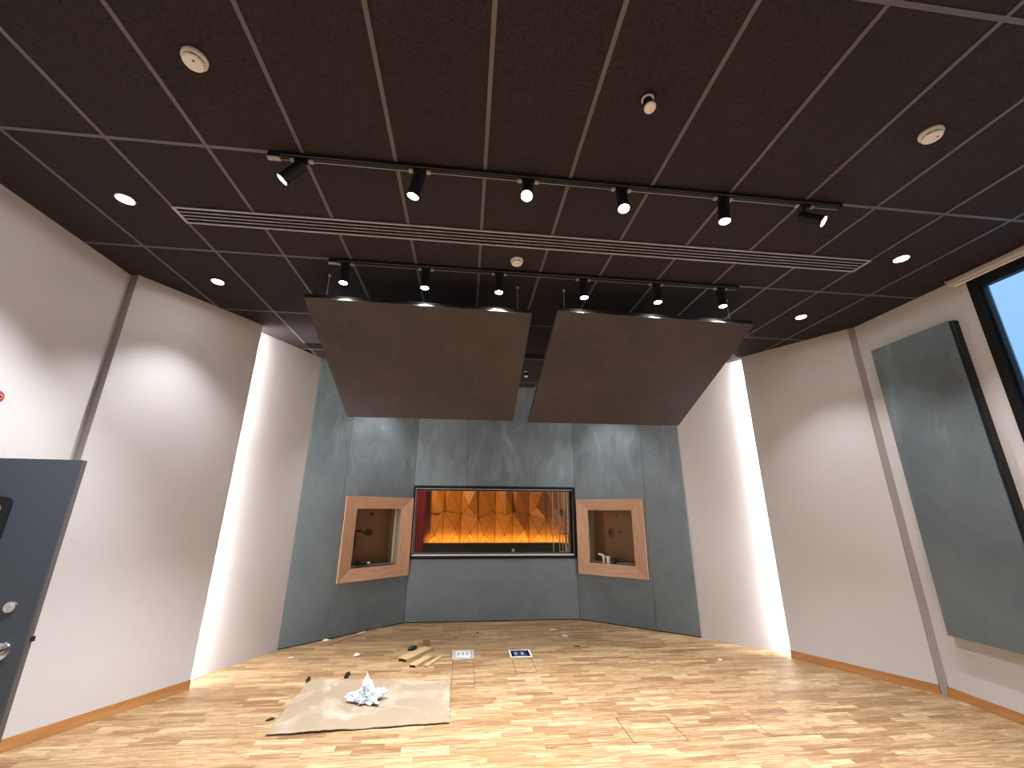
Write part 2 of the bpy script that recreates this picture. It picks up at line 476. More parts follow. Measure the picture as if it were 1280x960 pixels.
# ------------------------------------------------------------------ ceiling: grid of tiles
ceiling = struct('ceiling', MB().box(-3.7, 5.1, -2.7, 8.3, 3.995, 4.06), M['dark'])
GX0, GY0 = 0.048, 1.073
tile_me = MB().hexa([(-0.294, -0.594, 0.0), (0.294, -0.594, 0.0), (0.294, 0.594, 0.0), (-0.294, 0.594, 0.0),
                     (-0.298, -0.598, 0.012), (0.298, -0.598, 0.012), (0.298, 0.598, 0.012), (-0.298, 0.598, 0.012)]).mesh('ceiling_tile', M['tile'])
for i in range(-6, 8):
    for j in range(-3, 6):
        if j >= 4 and (i <= -5 or i >= 7) or (j == 5 and (i <= -4 or i >= 6)): continue
        o = bpy.data.objects.new('ceiling_tile', tile_me)
        o.location = (GX0+0.6*i+0.3, GY0+1.2*j+0.6, CEIL+0.0015 + random.uniform(0, 0.0006)); link(o, ceiling)
for i in range(-5, 8):
    x = GX0+0.6*i
    y1 = 8.2 if -3 <= i <= 5 else (6.6 if -4 <= i <= 6 else 5.8)
    obj('grid_bar', MB().box(x-0.012, x+0.012, -2.5, y1, CEIL-0.003, CEIL+0.001), M['tbar'], ceiling)
for j in range(-2, 6):
    y = GY0+1.2*j
    obj('grid_bar', MB().box(-3.44, 4.83, y-0.012, y+0.012, CEIL-0.0034, CEIL+0.0005), M['tbar'], ceiling)

# ------------------------------------------------------------------ window with roller blind on the right wall
win = thing('window_1', 'tall dark framed window showing blue sky on the right wall', 'window', (4.82, 5.05, 0), -PI/2)
win['kind'] = 'structure'
x0, x1, z0, z1 = WIN
fw = 0.075
def ring(mb, x0, x1, z0, z1, w, ya, yb, mi=0):
    return mb.slab(x0, x1, z0, z1, ya, yb, [(x0+w, x1-w, z0+w, z1-w)], mi)
obj('window_frame', ring(MB(), x0, x1, z0, z1, fw, -0.012, 0.10), M['blackframe'], win, bevel=0.003)
obj('window_sash', ring(MB(), x0+fw, x1-fw, z0+fw, z1-fw, 0.012, 0.03, 0.09), M['black'], win)
obj('window_pane', MB().box(x0+fw+0.01, x1-fw-0.01, 0.055, 0.063, z0+fw+0.01, z1-fw-0.01), M['skyglass'], win)
obj('window_mullion', MB().box(3.03, 3.09, 0.02, 0.10, z0+fw, z1-fw), M['blackframe'], win)
bl = thing('roller_blind', 'pale pinkish roller blind cassette above the dark framed window', 'blind', (4.82, 3.13, 3.9), -PI/2)
pr = [(0.0, 0.064), (-0.07, 0.064), (-0.09, 0.045), (-0.09, 0.012), (-0.072, -0.004), (0.0, -0.004)]
mb = MB(); n = len(pr); L = 2.45
mb.v += [(0, a, b) for a, b in pr] + [(L, a, b) for a, b in pr]
mb.f += [tuple(range(n)), tuple(reversed(range(n, 2*n)))] + [(k, (k+1) % n, n+(k+1) % n, n+k) for k in range(n)]; mb.m += [0]*(n+2)
obj('cassette', mb, M['blind'], bl)
obj('end_cap', MB().prism([(-0.004, -0.0), (-0.004, -0.092), (0.004, -0.092), (0.004, 0)], -0.006, 0.062), M['blind'], bl)
obj('bottom_rail', MB().cyl((0.03, -0.045, -0.012), (L-0.03, -0.045, -0.012), 0.009, n=12), M['white'], bl, smooth=True)

# ------------------------------------------------------------------ control room window
cw = thing('control_room_window', 'wide black framed viewing window in the grey wall between two wooden niches', 'window', (BM[0], BM[1], 0), frame_of(BM, BN)[1])
ox0, ox1, oz0, oz1 = 0.006, LC-0.006, 0.935, 2.118
obj('outer_frame', MB().slab(ox0, ox1, oz0, oz1, -0.032, 0.0, [(ox0+0.034, ox1-0.045, oz0+0.045, oz1-0.045)]), M['blackframe'], cw, bevel=0.002)
obj('reveal', ring(MB(), 0.031, 2.824, 0.962, 2.09, 0.010, -0.015, 0.26), M['black'], cw)
obj('glazing_bead', ring(MB(), 0.042, 2.806, 0.982, 2.072, 0.010, -0.006, 0.006), M['alu'], cw)
obj('sill', MB().box(0.058, 2.80, 0.006, 0.075, 0.985, 1.003), M['alu'], cw)
obj('glass_pane', MB().box(0.055, 2.803, 0.078, 0.084, 0.985, 2.070), M['glass'], cw)
obj('inner_frame', MB().slab(0.041, 2.812, 0.973, 2.080, 0.16, 0.24, [(0.052, 2.772, 1.014, 2.040)]), M['black'], cw)
obj('inner_bead', ring(MB(), 0.050, 2.774, 1.012, 2.042, 0.006, 0.154, 0.160), M['alu'], cw)

# ------------------------------------------------------------------ niches
def niche(A, ang, op, outer, label, name='wall_niche'):
    t = thing(name, label, 'niche', (A[0], A[1], 0), ang)
    x0, x1, z0, z1 = op; X0, X1, Z0, Z1 = outer
    yo, yi = -0.054, -0.022
    c_out = [(X0, Z0), (X1, Z0), (X1, Z1), (X0, Z1)]; c_in = [(x0, z0), (x1, z0), (x1, z1), (x0, z1)]
    for k in range(4):
        k2 = (k+1) % 4
        a, b, c, d = c_out[k], c_out[k2], c_in[k2], c_in[k]
        cx = [(p[0], p[1]) for p in (a, b, c, d)]
        g = 0.0012
        mb = MB().hexa([(cx[0][0], -0.018, cx[0][1]), (cx[1][0], -0.018, cx[1][1]), (cx[2][0], -0.018, cx[2][1]), (cx[3][0], -0.018, cx[3][1]),
                        (cx[0][0], yo, cx[0][1]), (cx[1][0], yo, cx[1][1]), (cx[2][0], yi, cx[2][1]), (cx[3][0], yi, cx[3][1])])
        ctr = Vector(((a[0]+b[0]+c[0]+d[0])/4, 0, (a[1]+b[1]+c[1]+d[1])/4))
        mb.v = [tuple(Vector((v[0], v[1], v[2])) - Vector((ctr.x, 0, ctr.z))) for v in mb.v]
        if k % 2:     # upright pieces: grain runs vertically, so the mesh is turned in its own frame
            mb.v = [(v[2], v[1], -v[0]) for v in mb.v]
            o = obj('frame_board', mb, M['oak'], t, loc=(ctr.x, 0, ctr.z), rot=(0, -PI/2, 0), bevel=0.002)
        else:
            o = obj('frame_board', mb, M['oak'], t, loc=(ctr.x, 0, ctr.z), bevel=0.002)
    D = 0.30; th = 0.015
    obj('back_board', MB().box(x0-th, x1+th, D, D+th, z0-th, z1+th), M['nichemdf'], t)
    obj('side_board', MB().box(x0-th, x0, -0.02, D, z0-th, z1+th), M['nicheside'], t)
    obj('side_board', MB().box(x1, x1+th, -0.02, D, z0-th, z1+th), M['nicheside'], t)
    obj('base_board', MB().box(x0, x1, -0.02, D, z0-th, z0), M['nicheside'], t)
    obj('top_board', MB().box(x0, x1, -0.02, D, z1, z1+th), M['nichemdf'], t)
    return t
def blob(mb, cx, cz, r, y0, y1, n=14, jit=0.25, seed=1, sx=1, sz=1):
    rnd = random.Random(seed)
    pts = [(cx+sx*r*(1+rnd.uniform(-jit, jit))*math.cos(2*PI*k/n), cz+sz*r*(1+rnd.uniform(-jit, jit))*math.sin(2*PI*k/n)) for k in range(n)]
    i = len(mb.v)
    mb.v += [(a, y0, b) for a, b in pts] + [(a, y1, b) for a, b in pts]
    mb.f.append(tuple(i+k for k in range(n))); mb.f.append(tuple(i+n+k for k in reversed(range(n)))); mb.m += [0, 0]
    for k in range(n):
        k2 = (k+1) % n; mb.f.append((i+k, i+n+k, i+n+k2, i+k2)); mb.m.append(0)
    return mb
def tube(pts, r, n=8):
    mb = MB()
    P = [Vector(p) for p in pts]
    for a, b in zip(P, P[1:]): mb.cyl(a, b, r, n=n)
    return mb
aL, aR = frame_of(BL, BM)[1], frame_of(BN, BR)[1]
nl = niche(BL, aL, NL, (0.65, 1.825, 0.70, 1.91), 'oak framed box niche in the grey wall, left of the viewing window')
nr = niche(BN, aR, NR, (0.035, 1.19, 0.70, 1.91), 'oak framed box niche in the grey wall, right of the viewing window')
obj('cable_hole', blob(MB(), 1.25, 1.36, 0.062, 0.292, 0.30, seed=3), M['grub'], nl)
obj('hole_rim', blob(MB(), 1.245, 1.42, 0.022, 0.286, 0.296, seed=5, jit=0.4), M['nichemdf'], nl)
obj('socket_box', MB().box(1.14, 1.19, 0.285, 0.30, 1.34, 1.375), M['grub'], nl)
obj('screw_plate', blob(MB(), 1.26, 1.64, 0.030, 0.285, 0.298, n=8, seed=9, jit=0.4), M['grub'], nl)
obj('cable', tube([(1.11, 0.29, 1.38), (1.00, 0.27, 1.39), (0.98, 0.24, 1.37), (0.985, 0.22, 1.16), (0.96, 0.22, 1.13), (0.90, 0.24, 1.14)], 0.011), M['black'], nl, smooth=True)
obj('cable_hole', blob(MB(), 0.52, 1.35, 0.075, 0.292, 0.30, seed=4, jit=0.14, sx=0.62, sz=1.15), M['grub'], nr)
obj('cable_coil', tube([(0.52+0.035*math.cos(t*0.5), 0.285-0.001*t, 1.35+0.072*math.sin(t*0.5)) for t in range(14)], 0.009), M['nichemdf'], nr, smooth=True)
for (px, pz, r) in ((0.66, 1.64, 0.018), (0.68, 1.37, 0.020)):
    obj('knot', blob(MB(), px, pz, r, 0.290, 0.299, n=9, seed=int(pz*100), jit=0.3), M['grub'], nr)
obj('knot', blob(MB(), 0.70, 1.645, 0.014, 0.287, 0.299, n=9, seed=77, jit=0.3), M['nicheside'], nr)

def at(A, ang, x, y, z):
    return (A[0]+x*math.cos(ang)-y*math.sin(ang), A[1]+x*math.sin(ang)+y*math.cos(ang), z)
t = thing('torch', 'short black cylindrical torch with silver tip lying in the left niche', 'torch', at(BL, aL, 1.13, 0.19, NL[2]+0.031), aL-0.25)
obj('body', MB().cyl((-0.085, 0, 0), (0.055, 0, 0), 0.030, n=20), M['black'], t, smooth=True)
obj('head', MB().cyl((0.055, 0, 0), (0.072, 0, 0), 0.030, 0.024, n=20), M['gasket'], t, smooth=True)
obj('tip', MB().cyl((0.072, 0, 0), (0.115, 0, 0), 0.020, n=20), M['alu'], t, smooth=True)
t = thing('plastic_cup', 'white ribbed plastic beaker lying nearest the front in the right niche', 'cup', at(BN, aR, 0.53, 0.06, NR[2]), aR)
obj('body', MB().lathe([(0.034, 0.10), (0.034, 0.088), (0.031, 0.086), (0.029, 0.0)], 20), M['white'], t, smooth=True)
obj('rim', MB().lathe([(0.036, 0.104), (0.038, 0.10), (0.036, 0.096)], 20), M['white'], t, smooth=True)
t = thing('plastic_fitting', 'small white plastic fitting beside the beaker in the right niche', 'fitting', at(BN, aR, 0.445, 0.08, NR[2]), aR+0.5)
obj('body', MB().lathe([(0.030, 0.115), (0.030, 0.07), (0.022, 0.065), (0.020, 0.0)], 16), M['white'], t, smooth=True)
obj('spout', MB().cyl((-0.01, 0, 0.12), (-0.085, 0.0, 0.135), 0.018, 0.014, n=12), M['white'], t, smooth=True)
t = thing('cable_plug', 'small black plug behind the white beaker in the right niche', 'plug', at(BN, aR, 0.615, 0.13, NR[2]), aR)
obj('body', MB().box(-0.03, 0.03, -0.02, 0.02, 0, 0.085), M['black'], t, bevel=0.006)
obj('cord', tube([(0.03, 0, 0.04), (0.05, 0.03, 0.015), (0.04, 0.08, 0.006), (0, 0.12, 0.006)], 0.005), M['black'], t, smooth=True)

# ------------------------------------------------------------------ reflector panels under the ceiling
def cloud(TL, TR, BL_, BR_, label):
    TL, TR, BL_, BR_ = map(Vector, (TL, TR, BL_, BR_))
    ctr = (TL+TR+BL_+BR_)/4
    t = thing('acoustic_reflector', label, 'ceiling panel', ctr, 0)
    ex = (TR-TL).normalized(); ey = ((BL_-TL)+(BR_-TR)).normalized(); nz = ex.cross(ey).normalized()
    if nz.z < 0: nz = -nz
    P = [p-ctr for p in (TL, TR, BR_, BL_)]
    th = 0.012
    obj('board', MB().hexa([*P, *[p+nz*th for p in P]]), M['cloud'], t)
    # black perimeter rails on top of the board
    def rail(a, b, w, h, nm):
        d = (b-a).normalized(); s = nz.cross(d)
        c = -(a+b)/2; s = s if s.dot(c) > 0 else -s
        q = [a+nz*th, b+nz*th, b+s*w+nz*th, a+s*w+nz*th]
        obj(nm, MB().hexa([*q, *[p+nz*h for p in q]]), M['black'], t)
    rail(P[0], P[1], 0.05, 0.045, 'edge_rail'); rail(P[3], P[2], 0.05, 0.045, 'edge_rail')
    rail(P[0]+ey*0.05, P[3]-ey*0.05, 0.05, 0.045, 'side_rail'); rail(P[1]+ey*0.05, P[2]-ey*0.05, 0.05, 0.045, 'side_rail')
    for a, s in ((P[0], 1), (P[1], -1)):
        for d in (0.20, 1.65):
            q = a + ex*s*(0.12 if d < 1 else 0.42) + ey*d + nz*0.03
            top = CEIL - ctr.z
            obj('suspension_wire', MB().cyl(q, (q.x, q.y, top), 0.0035, n=6), M['alu'], t)
            obj('turnbuckle', MB().cyl((q.x, q.y, q.z+0.02), (q.x, q.y, q.z+0.09), 0.008, n=8), M['alu'], t)
            obj('ceiling_anchor', MB().cyl((q.x, q.y, top-0.02), (q.x, q.y, top-0.004), 0.014, n=8), M['alu'], t)
    return t
def pt(rx, rz, y): return (rx*y, y, rz*y+1.73)
NE, FE = 3.56, 5.30
cloud(pt(-0.4367, 0.5227, NE), pt(0.1623, 0.514, NE), pt(-0.2905, 0.2109, FE+0.03), pt(0.1111, 0.213, FE-0.05),
      'dark brown tilted sound reflector hanging over the left niche')
cloud(pt(0.2342, 0.5262, NE), pt(0.8179, 0.5192, NE), pt(0.1497, 0.2101, FE+0.04), pt(0.5484, 0.2132, FE-0.02),
      'dark brown tilted sound reflector hanging over the right niche')

# ------------------------------------------------------------------ linear slot grilles
def grille(x0, x1, y0, y1, label, gm):
    cx = (x0+x1)/2
    t = thing('slot_grille', label, 'air grille', (cx, (y0+y1)/2, CEIL-0.004))
    a, b = x0-cx, x1-cx; h = (y1-y0)/2
    w = 0.013
    obj('backing', MB().box(a+0.004, b-0.004, -h+0.004, h-0.004, -0.003, 0.003), M['dark'], t)
    for yy in (-h, h-w): obj('edge_frame', MB().box(a, b, yy, yy+w, -0.012, -0.001), gm, t)
    for xx in (a, b-0.02): obj('end_frame', MB().box(xx, xx+0.02, -h+w, h-w, -0.012, -0.001), gm, t)
    inner = 2*h-2*w
    for k in (1, 2, 3):
        yy = -h+w+inner*k/4
        obj('slat', MB().box(a+0.02, b-0.02, yy-0.003, yy+0.003, -0.011, -0.0035), gm, t)
    return t
grille(-2.352, 3.655, 2.885, 3.075, 'long slotted metal air grille between the two spotlight tracks', M['grille'])
grille(-2.352, 3.655, 5.64, 5.80, 'long black slotted air grille behind the hanging sound reflectors', M['black'])

# ------------------------------------------------------------------ lights
def spot(parent, loc, energy, size, blend, direction=(0, 0, -1), radius=0.03, col=LIGHT_COL):
    d = bpy.data.lights.new('beam', 'SPOT'); d.energy = energy; d.spot_size = size; d.spot_blend = blend
    d.shadow_soft_size = radius; d.color = col
    o = bpy.data.objects.new('beam', d); o.location = loc
    o.rotation_euler = Vector(direction).to_track_quat('-Z', 'Y').to_euler()
    return link(o, parent)
proto_dl = None
def downlight(x, y, label, energy=P_DOWN, group=None):
    global proto_dl
    t = thing('downlight', label, 'light', (x, y, CEIL-0.001), 0, group)
    if proto_dl is None:
        a = MB().lathe([(0.062, 0.0), (0.062, -0.007), (0.056, -0.008), (0.050, -0.004), (0.050, 0.0)], 28).mesh('trim_ring', M['white'], True)
        b = MB().lathe([(0.049, -0.0015), (0.049, -0.005)], 24).mesh('lamp_lens', M['lamp'])
        proto_dl = (a, b)
    link(bpy.data.objects.new('trim_ring', proto_dl[0]), t); link(bpy.data.objects.new('lamp_lens', proto_dl[1]), t)
    spot(t, (0, 0, -0.03), energy, R(92), 0.8)
    spot(t, (0, 0, -0.03), P_SPILL, R(176), 0.15)
    return t
downlight(-2.652, 2.852, 'round ceiling downlight nearest the open door')
downlight(-2.632, 4.031, 'round ceiling downlight above the left white panel')
downlight(3.91, 2.839, 'round ceiling downlight nearest the blue window')
downlight(3.925, 4.036, 'round ceiling downlight above the right white panel')
downlight(-1.152, 6.47, 'round ceiling downlight hidden behind the left sound reflector', P_HIDDEN)
downlight(2.148, 6.47, 'round ceiling downlight hidden behind the right sound reflector', P_HIDDEN)
for yy, w in ((1.65, 'beside the open door'), (0.45, 'level with the camera'), (-0.75, 'behind the camera'), (-1.95, 'at the front wall')):  # out-of-view downlights added as fill for the room
    downlight(-2.652, yy, 'unseen fill downlight added along the left wall ' + w)
    downlight(3.948, yy, 'unseen fill downlight added along the window wall ' + w)

def track(x0, x1, y, label):
    t = thing('light_track', label, 'track', ((x0+x1)/2, y, CEIL-0.003))
    h = (x1-x0)/2
    obj('rail', MB().box(-h, h, -0.021, 0.021, -0.040, 0.0), M['black'], t, bevel=0.002)
    obj('end_feed', MB().box(-h-0.004, -h+0.075, -0.016, 0.016, -0.048, -0.040), M['greypl'], t)
    obj('end_cap', MB().box(h-0.02, h+0.004, -0.022, 0.022, -0.042, 0.0), M['black'], t)
    obj('conductor_slot', MB().box(-h+0.08, h-0.02, -0.0215, -0.0208, -0.030, -0.027), M['grille'], t)
    obj('slot_lip', MB().box(-h+0.08, h-0.02, 0.009, 0.013, -0.0408, -0.040), M['grille'], t)
    return t
track(-1.366, 2.738, 2.275, 'front black ceiling track carrying six spotlights, nearest the camera')
track(-1.350, 2.728, 3.472, 'rear black ceiling track carrying six spotlights above the sound reflectors')
lamp_cache = {}
def spotlight(x, y, d, label, group, energy=P_TRACK, size=R(86), L=0.17, r=0.040):
    t = thing('track_spotlight', label, 'spotlight', (x, y, CEIL-0.043), 0, group)
    d = Vector(d).normalized()
    if not lamp_cache:
        lamp_cache['ad'] = MB().box(-0.045, 0.045, -0.015, 0.015, -0.020, 0.0).mesh('adapter', M['black'])
        lamp_cache['tab'] = MB().box(-0.072, -0.045, -0.014, 0.014, -0.014, -0.001).mesh('adapter_tab', M['greypl'])
        lamp_cache['tab2'] = MB().box(0.045, 0.072, -0.014, 0.014, -0.014, -0.001).mesh('adapter_tab', M['greypl'])
        lamp_cache['stem'] = MB().cyl((0, 0, -0.02), (0, 0, -0.05), 0.010, n=12).mesh('stem', M['black'], True)
        lamp_cache['body'] = MB().lathe([(0.036, 0.0), (0.040, -0.004), (0.040, -L+0.006), (0.042, -L+0.004), (0.042, -L-0.004), (0.038, -L-0.006), (0.036, -L+0.001)], 28).mesh('body', M['black'], True)
        lamp_cache['face'] = MB().lathe([(0.0355, -L), (0.0355, -L-0.003)], 24).mesh('lamp_face', M['lamp'])
        lamp_cache['rim'] = MB().lathe([(0.0425, -L+0.012), (0.0425, -L+0.009)], 24).mesh('trim_ring', M['grille'])
    for nm, k in (('adapter', 'ad'), ('adapter_tab', 'tab'), ('adapter_tab', 'tab2'), ('stem', 'stem')):
        link(bpy.data.objects.new(nm, lamp_cache[k]), t)
    q = (-d).to_track_quat('Z', 'Y')
    off = Vector((0, 0, -0.045)) - d*0.015
    if d.x > 0.5: off += Vector((0.0, 0.045, -0.018))
    for nm, k in (('body', 'body'), ('lamp_face', 'face')):
        o = bpy.data.objects.new(nm, lamp_cache[k]); o.rotation_euler = q.to_euler(); o.location = off; link(o, t)
    spot(t, off + d*(L+0.03), energy, size, 0.5, d)
    return t
G1, G2 = 'spotlights on the front track', 'spotlights on the rear track'
for x, d, lab in ((-1.155, (-0.62, 0.0, -0.80), 'black spotlight tipped sideways to the left, leftmost on the front track'),
                  (-0.392, (-0.20, 0.10, -0.95), 'black spotlight leaning slightly left, second from left on the front track'),
                  (0.350, (-0.12, -0.40, -0.90), 'black spotlight turned glaring at the camera, third from left on the front track'),
                  (1.021, (-0.05, -0.22, -0.95), 'black spotlight pointing down, fourth from left on the front track'),
                  (1.793, (-0.10, 0.0, -0.99), 'black spotlight pointing down, fifth from left on the front track'),
                  (2.440, (0.56, -0.55, -0.66), 'black spotlight swung right and glaring, rightmost on the front track')):
    spotlight(x, 2.275, d, lab, G1)
for k, x in enumerate((-1.197, -0.456, 0.244, 1.082, 1.837, 2.53)):
    side = ('leftmost', 'second from the left', 'third from the left', 'third from the right', 'second from the right', 'rightmost')[k]
    spotlight(x, 3.472, (0.0, 0.0, -1), 'black spotlight pointing straight down, %s on the rear track' % side, G2, L=0.17)

# LED strips hidden behind the white panels
t = thing('led_strip', 'glowing white light strip hidden behind the edge of the left white panel', 'led strip', (-2.808, 5.150, 0))
obj('diffuser', MB().box(-0.006, 0.006, -0.006, 0.006, 0.01, 3.95), M['led'], t)
t = thing('led_strip', 'glowing white light strip hidden behind the edge of the right white panel', 'led strip', (4.178, 5.408, 0))
obj('diffuser', MB().box(-0.006, 0.006, -0.006, 0.006, 0.01, 3.95), M['led'], t)

# ------------------------------------------------------------------ detectors and sensors
def detector(x, y, label):
    t = thing('smoke_detector', label, 'smoke detector', (x, y, CEIL))
    obj('base', MB().lathe([(0.058, 0.0), (0.060, -0.004), (0.060, -0.018), (0.056, -0.024)], 32), M['white'], t, smooth=True)
    obj('chamber_slot', MB().lathe([(0.044, -0.024), (0.044, -0.034)], 32), M['gasket'], t, smooth=True)
    for k in range(8):
        a = 2*PI*k/8
        obj('rib', MB().box(-0.004, 0.004, 0.040, 0.049, -0.036, -0.023), M['white'], t, rot=(0, 0, a))
    obj('cap', MB().lathe([(0.050, -0.034), (0.050, -0.038), (0.044, -0.045), (0.012, -0.048)], 32), M['white'], t, smooth=True)
    obj('indicator', MB().cyl((0.012, -0.018, -0.044), (0.012, -0.018, -0.050), 0.006, n=10), M['redp'], t)
    return t
detector(-1.484, 1.699, 'round white smoke detector on the ceiling above the open door side')
detector(2.762, 1.651, 'round white smoke detector on the ceiling towards the blue window')
detector(0.394, 3.285, 'round white smoke detector between the slotted grille and rear track')
def sensor(x, y, d, label):
    t = thing('presence_sensor', label, 'sensor', (x, y, CEIL))
    obj('trim_ring', MB().lathe([(0.036, 0.0), (0.038, -0.003), (0.038, -0.006), (0.032, -0.008)], 28), M['black'], t, smooth=True)
    obj('collar', MB().lathe([(0.034, -0.006), (0.034, -0.014), (0.029, -0.016)], 28), M['white'], t, smooth=True)
    obj('neck', MB().cyl((0, 0, -0.015), (0, 0, -0.05), 0.026, n=24), M['black'], t, smooth=True)
    d = Vector(d).normalized(); c = Vector((0, 0, -0.045))
    obj('head', MB().cyl(c, c+d*0.045, 0.032, 0.034, n=28), M['black'], t, smooth=True)
    obj('lens', MB().cyl(c+d*0.045, c+d*0.052, 0.033, 0.028, n=28), M['lens'], t, smooth=True)
sensor(0.94, 1.640, (0.0, -0.30, -0.9), 'small round white faced sensor on the ceiling ahead of the front track')
sensor(0.94, 6.47, (0, -0.2, -1), 'small white sensor on the ceiling seen in the gap between the reflectors')

# ------------------------------------------------------------------ grey acoustic panel on the right wall
ap = thing('acoustic_absorber', 'tall dark grey painted panel standing off the right wall beside the window', 'wall panel', (4.82, 4.035, 0), -PI/2)
obj('face_board', MB().box(0.0, 0.815, -0.080, -0.066, 0.583, 3.565), M['mdf'], ap, bevel=0.0015)
obj('back_frame', MB().box(0.004, 0.845, -0.066, -0.002, 0.590, 3.560), M['black'], ap)

# ------------------------------------------------------------------ left side: door, fire sounder
dd = thing('door', 'slate blue door standing open with rounded vision panel and round handle', 'door', (-2.345, 2.80, 0), math.atan2(0.09, 0.995))
VP = (-0.80, -0.290, 0.90, 1.765)
obj('leaf', MB().slab(-1.085, 0.0, 0.008, 2.003, 0.0, 0.042, [VP]), [M['door']], dd, bevel=0.002)
obj('edge_lipping', MB().box(0.0005, 0.004, 0.003, 0.039, 0.01, 2.0), M['dooredge'], dd)
def rrect(x0, x1, z0, z1, r, n=6):
    pts = []
    for cx, cz, a0 in ((x1-r, z1-r, 0), (x0+r, z1-r, PI/2), (x0+r, z0+r, PI), (x1-r, z0+r, 1.5*PI)):
        for k in range(n+1):
            a = a0+PI/2*k/n; pts.append((cx+r*math.cos(a), cz+r*math.sin(a)))
    return pts
def rring(mb, outer, inner, y0, y1):
    n = len(outer); i = len(mb.v)
    mb.v += [(a, y0, b) for a, b in outer]+[(a, y0, b) for a, b in inner]+[(a, y1, b) for a, b in outer]+[(a, y1, b) for a, b in inner]
    for k in range(n):
        k2 = (k+1) % n
        for f in ((i+k, i+k2, i+n+k2, i+n+k), (i+2*n+k2, i+2*n+k, i+3*n+k, i+3*n+k2), (i+k2, i+k, i+2*n+k, i+2*n+k2), (i+n+k, i+n+k2, i+3*n+k2, i+3*n+k)):
            mb.f.append(f); mb.m.append(0)
    return mb
x0, x1, z0, z1 = VP
obj('vision_gasket', rring(MB(), rrect(x0-0.018, x1+0.018, z0-0.018, z1+0.018, 0.045), rrect(x0+0.022, x1-0.022, z0+0.022, z1-0.022, 0.028), -0.012, 0.0), M['gasket'], dd, smooth=True)
obj('vision_gasket', rring(MB(), rrect(x0-0.018, x1+0.018, z0-0.018, z1+0.018, 0.045), rrect(x0+0.022, x1-0.022, z0+0.022, z1-0.022, 0.028), 0.042, 0.054), M['gasket'], dd, smooth=True)
obj('vision_bead', rring(MB(), rrect(x0+0.020, x1-0.020, z0+0.020, z1-0.020, 0.030), rrect(x0+0.030, x1-0.030, z0+0.030, z1-0.030, 0.022), -0.006, 0.006), M['alu'], dd, smooth=True)
obj('vision_glass', MB().box(x0, x1, 0.020, 0.028, z0, z1), M['glassdoor'], dd)
lk = obj('lock_rose', MB().cyl((-0.118, 0.0, 1.20), (-0.118, -0.009, 1.20), 0.029, 0.027, n=28), M['chrome'], dd, smooth=True)
obj('key_cylinder', MB().cyl((-0.118, -0.009, 1.206), (-0.118, -0.014, 1.206), 0.012, n=18).box(-0.124, -0.112, -0.013, -0.009, 1.178, 1.206), M['grille'], lk)
obj('handle_rose', MB().cyl((-0.098, 0.0, 0.985), (-0.098, -0.010, 0.985), 0.046, 0.043, n=32), M['chrome'], dd, smooth=True)
obj('handle_knob', MB().cyl((-0.098, -0.010, 0.985), (-0.098, -0.045, 0.985), 0.014, n=20).cyl((-0.098, -0.045, 0.985), (-0.098, -0.062, 0.985), 0.026, 0.031, n=28).cyl((-0.098, -0.062, 0.985), (-0.098, -0.070, 0.985), 0.031, 0.022, n=28), M['chrome'], dd, smooth=True)
obj('latch_bolt', MB().hexa([(0.003, 0.016, 1.02), (0.018, 0.030, 1.02), (0.018, 0.036, 1.02), (0.003, 0.036, 1.02),
                             (0.003, 0.016, 1.045), (0.018, 0.030, 1.045), (0.018, 0.036, 1.045), (0.003, 0.036, 1.045)]), M['black'], dd)
obj('lock_forend', MB().box(0.003, 0.0055, 0.013, 0.037, 0.90, 1.28), M['dooredge'], dd)
for hz in (0.25, 1.0, 1.8):
    obj('hinge', MB().cyl((-1.09, 0.049, hz), (-1.09, 0.049, hz+0.10), 0.008, n=12), M['alu'], dd, smooth=True)
# doorway on the left wall (outside the picture, behind the open leaf)
df = thing('door_1', 'door frame in the left wall', 'door frame', (-3.44, 1.60, 0), PI/2)
df['kind'] = 'structure'
obj('jamb', MB().box(0.0, 0.06, -0.015, 0.0, 0, 2.08).box(1.04, 1.10, -0.015, 0.0, 0, 2.08).box(0.06, 1.04, -0.015, 0.0, 2.02, 2.08), M['blackframe'], df)
obj('dark_opening', MB().box(0.06, 1.04, -0.004, 0.0, 0, 2.02), M['dark'], df)

t = thing('fire_sounder', 'round red fire alarm sounder on the white wall above the door', 'alarm', (-3.44, 3.250, 2.49))
def xlathe(prof, n=28):
    mb = MB().lathe(prof, n); mb.v = [(v[2], v[0], v[1]) for v in mb.v]; return mb
obj('base', xlathe([(0.050, 0.0), (0.052, 0.012), (0.050, 0.022)]), M['redp'], t, smooth=True)
obj('dome', xlathe([(0.046, 0.022), (0.044, 0.036), (0.034, 0.044), (0.022, 0.047)]), M['redp'], t, smooth=True)
obj('lens_ring', xlathe([(0.018, 0.047), (0.018, 0.050)]), M['greypl'], t, smooth=True)
obj('centre_hole', xlathe([(0.009, 0.050), (0.009, 0.052)]), M['gasket'], t)

